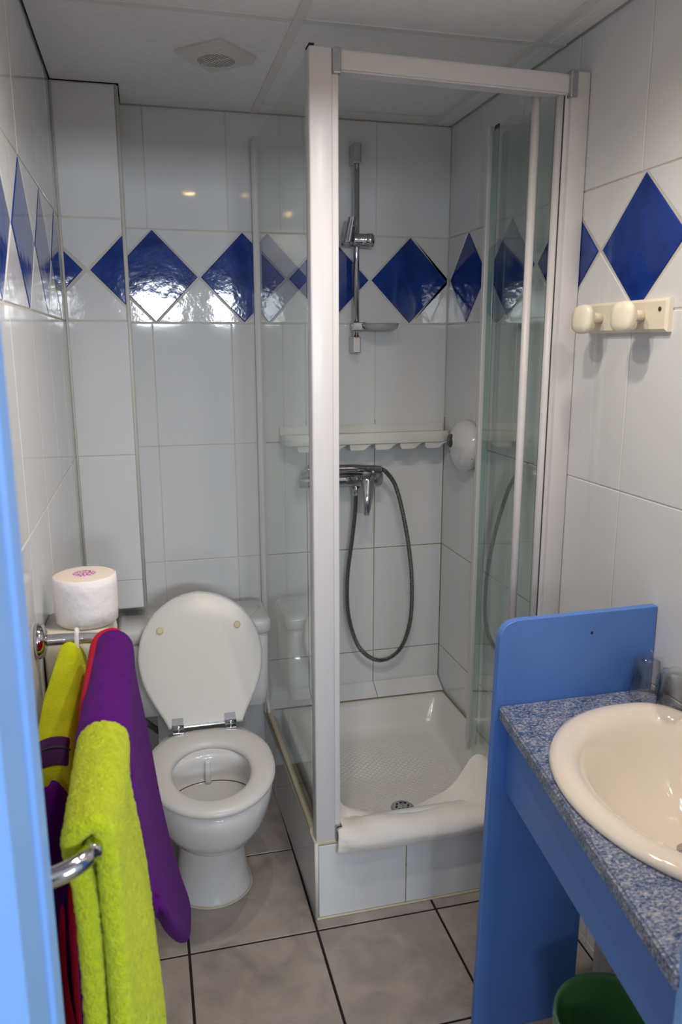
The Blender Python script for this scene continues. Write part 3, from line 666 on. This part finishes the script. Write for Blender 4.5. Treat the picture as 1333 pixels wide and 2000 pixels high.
bm = N(); loft(bm, [lidring(0.95, 0.006), lidring(0.95, 0.0), lidring(0.985, -0.001), lidring(1.0, 0.005), lidring(1.0, 0.012), lidring(0.985, 0.019), lidring(0.95, 0.0205), lidring(0.6, 0.0205)][::1])
lid = obj('lid', bm, M_SEAT, wc, smooth=True)
for x in (-0.118, 0.116):
    p = lidp(x, 0.292, 0.0205); obj('buffer_pad', lathe(N(), [(0.0105, 0), (0.0105, 0.006), (0.007, 0.008)], p, axis=(0, -math.cos(th_l), math.sin(th_l)), n=16), M_PAD, lid, 'yellowed round buffer pad')
for x in (-0.078, 0.075):
    hg = obj('hinge', tube(N(), [(XC+x-0.017, hy-0.012, 0.462), (XC+x+0.017, hy-0.012, 0.462)], 0.011, 14), M_CHROME, wc, 'chrome hinge', smooth=True)
    bm = N(); box(bm, (XC+x-0.016, hy-0.034, 0.4515), (XC+x+0.016, hy-0.004, 0.456), 0.001); obj('hinge_plate', bm, M_CHROME, hg)
    bm = N(); P = [lidp(x-0.02, 0.0, 0.0205), lidp(x+0.012, 0.0, 0.0205), lidp(x+0.012, 0.028, 0.0205), lidp(x-0.02, 0.028, 0.0205)]; prism(bm, P, V((0, -math.cos(th_l), math.sin(th_l)))*0.004, 0.001); obj('hinge_plate', bm, M_CHROME, hg)
obj('hinge_bar', tube(N(), [(XC-0.078, hy-0.012, 0.462), (XC+0.075, hy-0.012, 0.462)], 0.004, 8), M_CHROME, wc)
# tank
def tk(x0, x1, y0, y1, r, z): return rr(x0, x1, y0, y1, r, z, 5)
bm = N(); loft(bm, [tk(0.13, 0.535, -0.275, -0.10, 0.02, 0.392), tk(0.118, 0.549, -0.288, -0.095, 0.024, 0.402), tk(0.108, 0.556, -0.293, -0.095, 0.024, 0.46), tk(0.104, 0.560, -0.297, -0.095, 0.024, 0.655)]); obj('tank', bm, M_CER, wc, smooth=True)
bm = N(); loft(bm, [tk(0.102, 0.562, -0.299, -0.095, 0.024, 0.652), tk(0.092, 0.5665, -0.306, -0.092, 0.024, 0.658), tk(0.091, 0.5675, -0.307, -0.092, 0.024, 0.685), tk(0.094, 0.565, -0.304, -0.094, 0.024, 0.694), tk(0.102, 0.557, -0.296, -0.10, 0.024, 0.699)]); obj('tank_lid', bm, M_CER, wc, smooth=True)
obj('water_pipe', tube(N(), smoothpath([(0.135, -0.22, 0.39), (0.15, -0.25, 0.375), (0.19, -0.24, 0.33), (0.215, -0.2, 0.28), (0.22, -0.1, 0.2)], 5), 0.010, 10), M_PIPE, wc, 'grey water pipe')

# ------------------------------------------------------------------ paper dispenser and roll
pd = thing('paper_dispenser', 'cream plastic paper dispenser on left wall under the paper roll', 'dispenser', (0.065, -1.115, 0.80))
def dp(x0, x1, y0, y1, r, z): return rr(x0, x1, y0, y1, r, z, 6)
bm = N(); loft(bm, [dp(0.001, 0.118, -1.19, -1.03, 0.02, 0.80), dp(0.001, 0.128, -1.198, -1.022, 0.028, 0.82), dp(0.001, 0.131, -1.20, -1.02, 0.03, 0.99), dp(0.001, 0.128, -1.197, -1.023, 0.03, 1.012), dp(0.001, 0.118, -1.188, -1.032, 0.03, 1.025), dp(0.001, 0.10, -1.17, -1.05, 0.03, 1.029)]); obj('cover', bm, M_CREAM, pd, smooth=True)
obj('cover_seam', box(N(), (0.129, -1.19, 0.97), (0.1318, -1.03, 0.973)), M_PIPE, pd)
TPc = (0.079, -1.118, 1.0295)
tp = thing('toilet_roll', 'white toilet paper roll standing on the cream dispenser by left wall', 'toilet roll', TPc)
obj('paper', lathe(N(), [(0.018, 0.001), (0.055, 0.0), (0.0585, 0.004), (0.060, 0.03), (0.0605, 0.075), (0.0595, 0.094), (0.057, 0.0955)], TPc, n=48, caps=False), M_PAPER, tp, smooth=True)
obj('roll_end', lathe(N(), [(0.0575, 0.0945), (0.045, 0.0965), (0.022, 0.0965)], TPc, n=48, caps=False), M_PAPERTOP, tp, smooth=True)
obj('core_label', lathe(N(), [(0.0225, 0.0962), (0.0, 0.0955)], TPc, n=24), M_PINK, tp, 'pink printed core end')

# ------------------------------------------------------------------ towel rail and towels
BX, BZ = 0.135, 1.044
tr = thing('towel_rail', 'chrome U shaped towel rail on left wall, loaded with bright towels', 'towel rail', (0, -1.59, BZ))
obj('rail', tube(N(), smoothpath([(0.004, -1.25, BZ), (0.05, -1.252, BZ), (0.095, -1.256, BZ), (0.122, -1.272, BZ), (BX, -1.31, BZ), (BX, -1.60, BZ), (BX, -1.86, BZ), (0.130, -1.895, BZ), (0.108, -1.918, BZ), (0.07, -1.93, BZ), (0.03, -1.932, BZ), (0.004, -1.932, BZ)], 6), 0.0105, 16), M_CHROME, tr, smooth=True)
for y in (-1.25, -1.932):
    obj('wall_flange', lathe(N(), [(0.032, 0.0005), (0.033, 0.006), (0.029, 0.015), (0.016, 0.019)], (0, y, BZ), axis=(1, 0, 0), n=28), M_CHROME, tr, smooth=True)

def sheet(name, fn, nu, nv, th, m, parent=None, sub=2, label=None, disp=0.0):
    bm = N(); g = [[bm.verts.new(fn(i/nu, j/nv)) for j in range(nv+1)] for i in range(nu+1)]
    for i in range(nu):
        for j in range(nv): bm.faces.new((g[i][j], g[i+1][j], g[i+1][j+1], g[i][j+1]))
    o = obj(name, bm, m, parent, label, smooth=True)
    s = o.modifiers.new('thick', 'SOLIDIFY'); s.thickness = th; s.offset = 0
    if sub: q = o.modifiers.new('sub', 'SUBSURF'); q.levels = sub; q.render_levels = sub
    return o
def drape(y0, y1, zl, zr, rad, xl, xr, wob=0.004, ph=0.0, zlu=None):
    """towel over the rail; zl/zr hem heights wall/room side; xl(u,d), xr(u,d): offsets from rail centre at drop d"""
    def fn(u, v):
        y = y0+(y1-y0)*u
        if v < 0.44:
            d = (BZ-(zlu(u) if zlu else zl))*(1-v/0.44); x = BX-xl(u, d); z = BZ-d
        elif v > 0.56:
            d = (BZ-zr)*((v-0.56)/0.44); x = BX+xr(u, d); z = BZ-d
        else:
            a = PI*(1-(v-0.44)/0.12); x = BX+(xr(u, 0) if math.cos(a) > 0 else xl(u, 0))*math.cos(a); z = BZ+rad*math.sin(a); d = 0
        x += wob*math.sin(7*u+ph+2.2*d*4)*min(1, d*6)
        y += 0.35*wob*math.sin(13*d+ph)
        return V((x, y, z))
    return fn
# red towel, lowest layer on the rail
redt = [(0, 0.036), (0.05, 0.044), (0.10, 0.056), (0.2, 0.066), (0.3, 0.085), (0.6, 0.088)]
o = sheet('red_towel', drape(-1.283, -1.54, 0.40, 0.80, 0.026, lambda u, d: interp(redt, d)*(1-0.25*u*min(1, d*8))+0.012*u*min(1, d*3), lambda u, d: 0.017+0.02*d, 0.003), 8, 40, 0.010, M_RED)
tag(o, 'red towel showing beneath the purple towel on the far end of the rail', 'towel', 'towels on the towel rail', (BX, -1.41, 0.40))
# purple towel over the red one
pr_ = [(0, 0.026), (0.02, 0.022), (0.044, 0.023), (0.10, 0.030), (0.144, 0.036), (0.28, 0.054), (0.40, 0.074), (0.506, 0.096), (0.55, 0.104), (0.60, 0.098)]
pl_ = [(0, 0.026), (0.05, 0.030), (0.10, 0.040), (0.2, 0.044)]
pf = drape(-1.312, -1.668, 0.9, 0.455, 0.027, lambda u, d: interp(pl_, d)*(0.75+0.25*u), lambda u, d: interp(pr_, d)*(1-0.42*u*min(1, d*4)), 0.003, 0.5, zlu=lambda u: BZ-0.02-0.17*min(1, u*1.6))
def purple(u, v):
    p = pf(u, v)
    if v > 0.56:
        t_ = (v-0.56)/0.44; p.z += (0.14*u+0.22*u*u)*t_*t_
        p.z += 0.05*max(0, (t_-0.82)/0.18)*max(0, 1-u*4.5)**2; p.y -= 0.02*max(0, (t_-0.75)/0.25)**2*max(0, 1-u*2)
    return p
o = sheet('purple_towel', purple, 12, 44, 0.024, M_PURPLE)
tag(o, 'purple towel hanging off room side of the rail, in front of the toilet', 'towel', 'towels on the towel rail', (BX+0.08, -1.43, 0.46))
# purple bundle between wall and rail
def bundle(u, v):
    a = PI*(1-u); d = 0.50*v; r_ = 0.024+0.008*min(1, v*6)
    if v < 0.08: r_ *= 0.35+0.65*math.sqrt(v/0.08)
    return V((0.032+0.006*v+r_*math.cos(a)+0.004*math.sin(8*v), -1.485-0.055*math.sin(a)*(0.4+0.6*min(1, v*8))+0.02*v, 0.905-d))
o = sheet('purple_towel', bundle, 10, 24, 0.012, M_PURPLE)
tag(o, 'purple towel bunched against left wall behind the blue door jamb', 'towel', 'towels on the towel rail', (0.038, -1.47, 0.455))
def redlow(u, v):
    return V((0.012+0.03*u+0.012*v+0.004*math.sin(9*v), -1.50-0.03*u-0.02*v, 0.80-0.42*v))
o = sheet('red_towel', redlow, 5, 16, 0.010, M_RED)
tag(o, 'red towel end hanging low against left wall below the purple bundle', 'towel', 'towels on the towel rail', (0.03, -1.53, 0.38))
# rear lime towel hung from far leg by its loop
cb = [(0, (-1.262, 1.028)), (0.12, (-1.285, 0.998)), (0.3, (-1.318, 0.955)), (0.5, (-1.360, 0.918)), (0.68, (-1.402, 0.895)), (0.8, (-1.432, 0.868)), (0.9, (-1.452, 0.83)), (1.0, (-1.458, 0.77))]
xl_ = [(0, 0.048), (0.12, 0.034), (0.3, 0.016), (0.5, 0.008), (1, 0.008)]; xr_ = [(0, 0.076), (0.12, 0.085), (0.3, 0.090), (0.5, 0.090), (0.8, 0.086), (1, 0.080)]
def lime_rear(u, v, off=0.0):
    y = interp([(a, b[0]) for a, b in cb], v); z = interp([(a, b[1]) for a, b in cb], v)
    x = interp(xl_, v)+(interp(xr_, v)-interp(xl_, v))*u
    s = 1-(2*u-0.75)**2
    y += 0.03*max(0, u-0.6)/0.4; z += 0.014*s-0.075*max(0, (u-0.55)/0.45)**2*min(1, 0.3+v)
    return V((x, y-off*0.6, z+off*0.8))
o = sheet('lime_towel', lime_rear, 10, 28, 0.016, M_LIME)
tag(o, 'lime towel with a dark purple stripe hung from far leg of the rail', 'towel', 'towels on the towel rail', (0.05, -1.36, 0.77))
sheet('border_stripe', lambda u, v: lime_rear(0.01+u*0.98, 0.60+0.17*v, 0.0095)-V(o.location), 10, 4, 0.003, M_BANDP, None, label='dark purple woven stripe').parent = o
sheet('stripe_edge', lambda u, v: lime_rear(0.01+u*0.98, 0.675+0.012*v, 0.0115)-V(o.location), 10, 2, 0.002, M_RUBBER, None, sub=1).parent = o
obj('hanging_loop', tube(N(), smoothpath([(0.070, -1.266, 1.03), (0.071, -1.262, 1.058), (0.071, -1.25, 1.058), (0.072, -1.244, 1.03)], 5), 0.004, 8), M_MAT, o)
# front lime terry towel over the near end of the rail
cr = [(0, 0.024), (0.03, 0.013), (0.061, 0.018), (0.11, 0.024), (0.186, 0.033), (0.272, 0.039), (0.36, 0.043), (0.5, 0.046), (0.75, 0.05)]
cl = [(0, 0.024), (0.05, 0.013), (0.15, 0.012), (0.7, 0.013)]
fnC = drape(-1.648, -1.885, 0.38, 0.33, 0.023, lambda u, d: interp(cl, d)+0.010*(1-u)*min(1, d*5), lambda u, d: 0.012+(interp(cr, d)-0.012)*(1-u**2.2)+0.012*math.exp(-((u-0.55)/0.22)**2)*min(1, d*5), 0.0015, 1.0)
o = sheet('lime_towel', fnC, 12, 44, 0.026, M_TERRY)
tag(o, 'fluffy lime terry towel draped over near end of the rail, nearest the doorway', 'towel', 'towels on the towel rail', (BX, -1.75, 0.33))
tx = bpy.data.textures.new('terry_pile', 'CLOUDS'); tx.noise_scale = 0.006
dm = o.modifiers.new('pile', 'DISPLACE'); dm.texture = tx; dm.strength = 0.004; dm.mid_level = 0.5
o.modifiers['sub'].render_levels = 3; o.modifiers['sub'].levels = 2

# ------------------------------------------------------------------ bath mat over the plinth edge
mp_ = [(0.0, (-0.836, 0.212)), (0.10, (-0.848, 0.222)), (0.22, (-0.853, 0.240)), (0.36, (-0.843, 0.257)), (0.50, (-0.818, 0.267)), (0.60, (-0.79, 0.266)), (0.70, (-0.765, 0.258)), (0.82, (-0.735, 0.262)), (1.0, (-0.70, 0.264))]
def matfn(u, v):
    y = interp([(a, b[0]) for a, b in mp_], v); z = interp([(a, b[1]) for a, b in mp_], v); x = 0.650+0.55*u
    bk = max(0, (v-0.6)/0.4)
    g = lambda c, w_: math.exp(-((u-c)/w_)**2)
    z += (0.085*g(0.87, 0.12)+0.075*g(-0.02, 0.075)-0.028*g(0.36, 0.22))*bk
    y += (0.03*g(0.87, 0.12)-0.045*g(0.36, 0.24)-0.035*g(0, 0.06))*bk
    z += (0.030*(abs(u-0.30))**1.6-0.008)*max(0, 1-v*2.2)
    z += 0.0035*math.sin(17*u+6*v)*math.sin(PI*v)+0.004*math.sin(6*u+1)*math.sin(PI*v)
    lf = max(0, 1-u/0.28)
    y += 0.012*math.sin(26*u+7*v)*lf*math.sin(PI*min(1, v*1.4)); z += 0.006*math.sin(30*u+9*v+1)*lf*math.sin(PI*v)
    if u < 0.1: x += 0.016*v*(1-u/0.1)
    return V((x, y, z))
o = sheet('bath_mat', matfn, 40, 24, 0.011, M_MAT)
tag(o, 'white cotton bath mat draped over the front edge of the shower plinth', 'bath mat', base=(0.92, -0.78, 0.21))

# ------------------------------------------------------------------ vanity
YV = -1.27; ZC = 0.82
van = thing('vanity_unit', 'blue painted vanity unit of upright board and apron beneath the counter', 'vanity', (1.05, YV, 0))
pts = [(0.870, 0.0), (0.893, 0.955)]
for k in range(7):
    a = PI-PI/2*k/6; pts.append((0.930+0.036*math.cos(a), 0.968+0.036*math.sin(a)))
pts += [(W-0.001, 1.008), (W-0.001, 0.64), (1.128, 0.60), (1.124, 0.0)]
bm = N(); prism(bm, [(x, YV, z) for x, z in pts], (0, 0.019, 0), 0.0015, 1); obj('side_board', bm, M_BLUEWOOD, van)
bm = N(); prism(bm, [(0.918, YV-0.001, 0.622), (0.918, YV-0.001, 0.788), (0.838, YF+0.006, 0.788), (0.838, YF+0.006, 0.622)], (0.018, 0, 0), 0.0015, 1); obj('apron_board', bm, M_BLUEWOOD, van)
obj('wall_batten', box(N(), (W-0.022, YV-0.002, 0.74), (W-0.002, YF+0.006, 0.786)), M_BLUEWOOD, van)
obj('knot_mark', lathe(N(), [(0.0035, 0), (0.002, 0.0006)], (1.105, YV-0.0002, 0.962), axis=(0, -1, 0), n=8), M_DARK, van, 'small dark nick')
ct = N(); prism(ct, [(0.897, YV-0.0005, ZC-0.03), (0.797, YF+0.004, ZC-0.03), (W-0.0015, YF+0.004, ZC-0.03), (W-0.0015, YV-0.0005, ZC-0.03)], (0, 0, 0.03), 0.004, 3)
o = obj('countertop', ct, M_GRANITE)
# hole for the basin
BC = V((1.12, -1.65, ZC)); 
def bas(sx, sy, z, n=64, k=1.0, cx_=0.0, cy_=0.0):
    out = []
    for j in range(n):
        a = 2*PI*j/n; c_, s_ = math.cos(a), math.sin(a)
        if c_ < 0: x = c_*0.267*sx; y = s_*0.309*sy
        else:
            e_ = 3.6; x = abs(c_)**(2/e_)*0.134*sx; y = math.copysign(abs(s_)**(2/e_), s_)*0.309*sy
        out.append((BC.x+x+cx_, BC.y+y+cy_, z))
    return out
hb = N(); loft(hb, [bas(0.87, 0.9, ZC-0.08), bas(0.87, 0.9, ZC+0.05)])
hm = bpy.data.meshes.new('cutter'); hb.to_mesh(hm); hb.free(); ho = bpy.data.objects.new('cutter', hm); COL.objects.link(ho)
bo = o.modifiers.new('hole', 'BOOLEAN'); bo.object = ho; bo.operation = 'DIFFERENCE'; bo.solver = 'EXACT'
bpy.context.view_layer.update()
dg = bpy.context.evaluated_depsgraph_get(); ne = bpy.data.meshes.new_from_object(o.evaluated_get(dg)); o.modifiers.clear(); o.data = ne
bpy.data.objects.remove(ho)
tag(o, 'blue and grey speckled countertop on the vanity along right wall', 'countertop', base=(1.03, -1.62, ZC-0.03))
wb = thing('washbasin', 'cream oval ceramic washbasin set into the speckled countertop', 'washbasin', (BC.x, BC.y, ZC))
bm = N(); loft(bm, [bas(0.84, 0.86, ZC-0.05), bas(0.86, 0.88, ZC-0.002), bas(0.995, 0.995, ZC+0.001), bas(1.0, 1.0, ZC+0.005), bas(0.985, 0.987, ZC+0.012), bas(0.94, 0.95, ZC+0.017), bas(0.87, 0.89, ZC+0.017), bas(0.80, 0.83, ZC+0.010), bas(0.755, 0.785, ZC-0.006), bas(0.70, 0.73, ZC-0.032), bas(0.62, 0.65, ZC-0.063, cy_=0.004), bas(0.50, 0.53, ZC-0.094, cy_=0.010), bas(0.36, 0.38, ZC-0.119, cy_=0.018), bas(0.22, 0.22, ZC-0.136, cy_=0.027), bas(0.10, 0.085, ZC-0.145, cy_=0.034)], cap0=False)
loft(bm, [bas(0.84, 0.86, ZC-0.05), bas(0.82, 0.84, ZC-0.06), bas(0.76, 0.78, ZC-0.09), bas(0.6, 0.62, ZC-0.135), bas(0.3, 0.3, ZC-0.165)], cap0=False)
obj('bowl', bm, M_BASIN, wb, smooth=True)
obj('drain', lathe(N(), [(0.024, 0.0), (0.024, 0.004), (0.018, 0.006), (0.016, 0.002), (0.0, 0.001)], (1.112, -1.614, ZC-0.1455), n=24), M_CHROME, wb, smooth=True)

# two wrapped tumblers at the back of the counter
for i, (x, y, lab) in enumerate(((1.213, -1.318, 'plastic wrapped tumbler at the back of the counter against the blue board'), (1.216, -1.403, 'plastic wrapped tumbler nearer the basin, at right edge of photo'))):
    g = thing('tumbler', lab, 'glass', (x, y, ZC), 'wrapped tumblers on the counter')
    obj('glass', lathe(N(), [(0.035, 0.0005), (0.035, 0.004), (0.029, 0.088), (0.025, 0.092), (0.0, 0.092), (0.0, 0.086), (0.024, 0.086), (0.0325, 0.004)], (x, y, ZC), n=24, caps=False), M_CLEAR, g, smooth=True)
    bm = N(); rings = []
    for rr_, h in ((0.041, 0.001), (0.0395, 0.02), (0.0365, 0.05), (0.0335, 0.085), (0.029, 0.098), (0.016, 0.101), (0.006, 0.108)):
        rings.append([V((x+(rr_+random.uniform(-0.0022, 0.0022))*math.cos(2*PI*k/22), y+(rr_+random.uniform(-0.0022, 0.0022))*math.sin(2*PI*k/22), ZC+h+(random.uniform(-0.0015, 0.0015) if h > 0.01 else 0))) for k in range(22)])
    loft(bm, rings, cap0=False); obj('plastic_wrap', bm, M_CLEAR, g, 'crinkled clear plastic wrap', smooth=True)

# pipe boxing under the counter
bx = struct(obj('trim_1', box(N(), (1.168, YV-0.002, 0.0), (W-0.002, YF+0.004, 0.60)), mat('boxing_paint', (0.50, 0.48, 0.45), 0.6)))

# waste bin
BN = (1.037, -1.548, 0.0)
wbn = thing('waste_bin', 'green plastic waste bin under the vanity', 'bin', BN)
obj('bucket', lathe(N(), [(0.0, 0.001), (0.085, 0.0), (0.09, 0.006), (0.112, 0.262), (0.117, 0.266), (0.117, 0.276), (0.112, 0.277), (0.109, 0.268), (0.088, 0.012), (0.0, 0.010)], BN, n=40, caps=False), M_GREEN, wbn, smooth=True)
bm = N(); rings = []
for r_, h in ((0.1195, 0.235), (0.1195, 0.27), (0.116, 0.281), (0.110, 0.279), (0.106, 0.25), (0.098, 0.12), (0.08, 0.03), (0.02, 0.02)):
    rings.append([V((BN[0]+(r_+random.uniform(-0.0015, 0.0015))*math.cos(2*PI*k/36), BN[1]+(r_+random.uniform(-0.0015, 0.0015))*math.sin(2*PI*k/36), h+random.uniform(-0.003, 0.003))) for k in range(36)])
loft(bm, rings, cap0=False); obj('bin_liner', bm, M_CLEAR, wbn, 'thin clear bin liner', smooth=True)
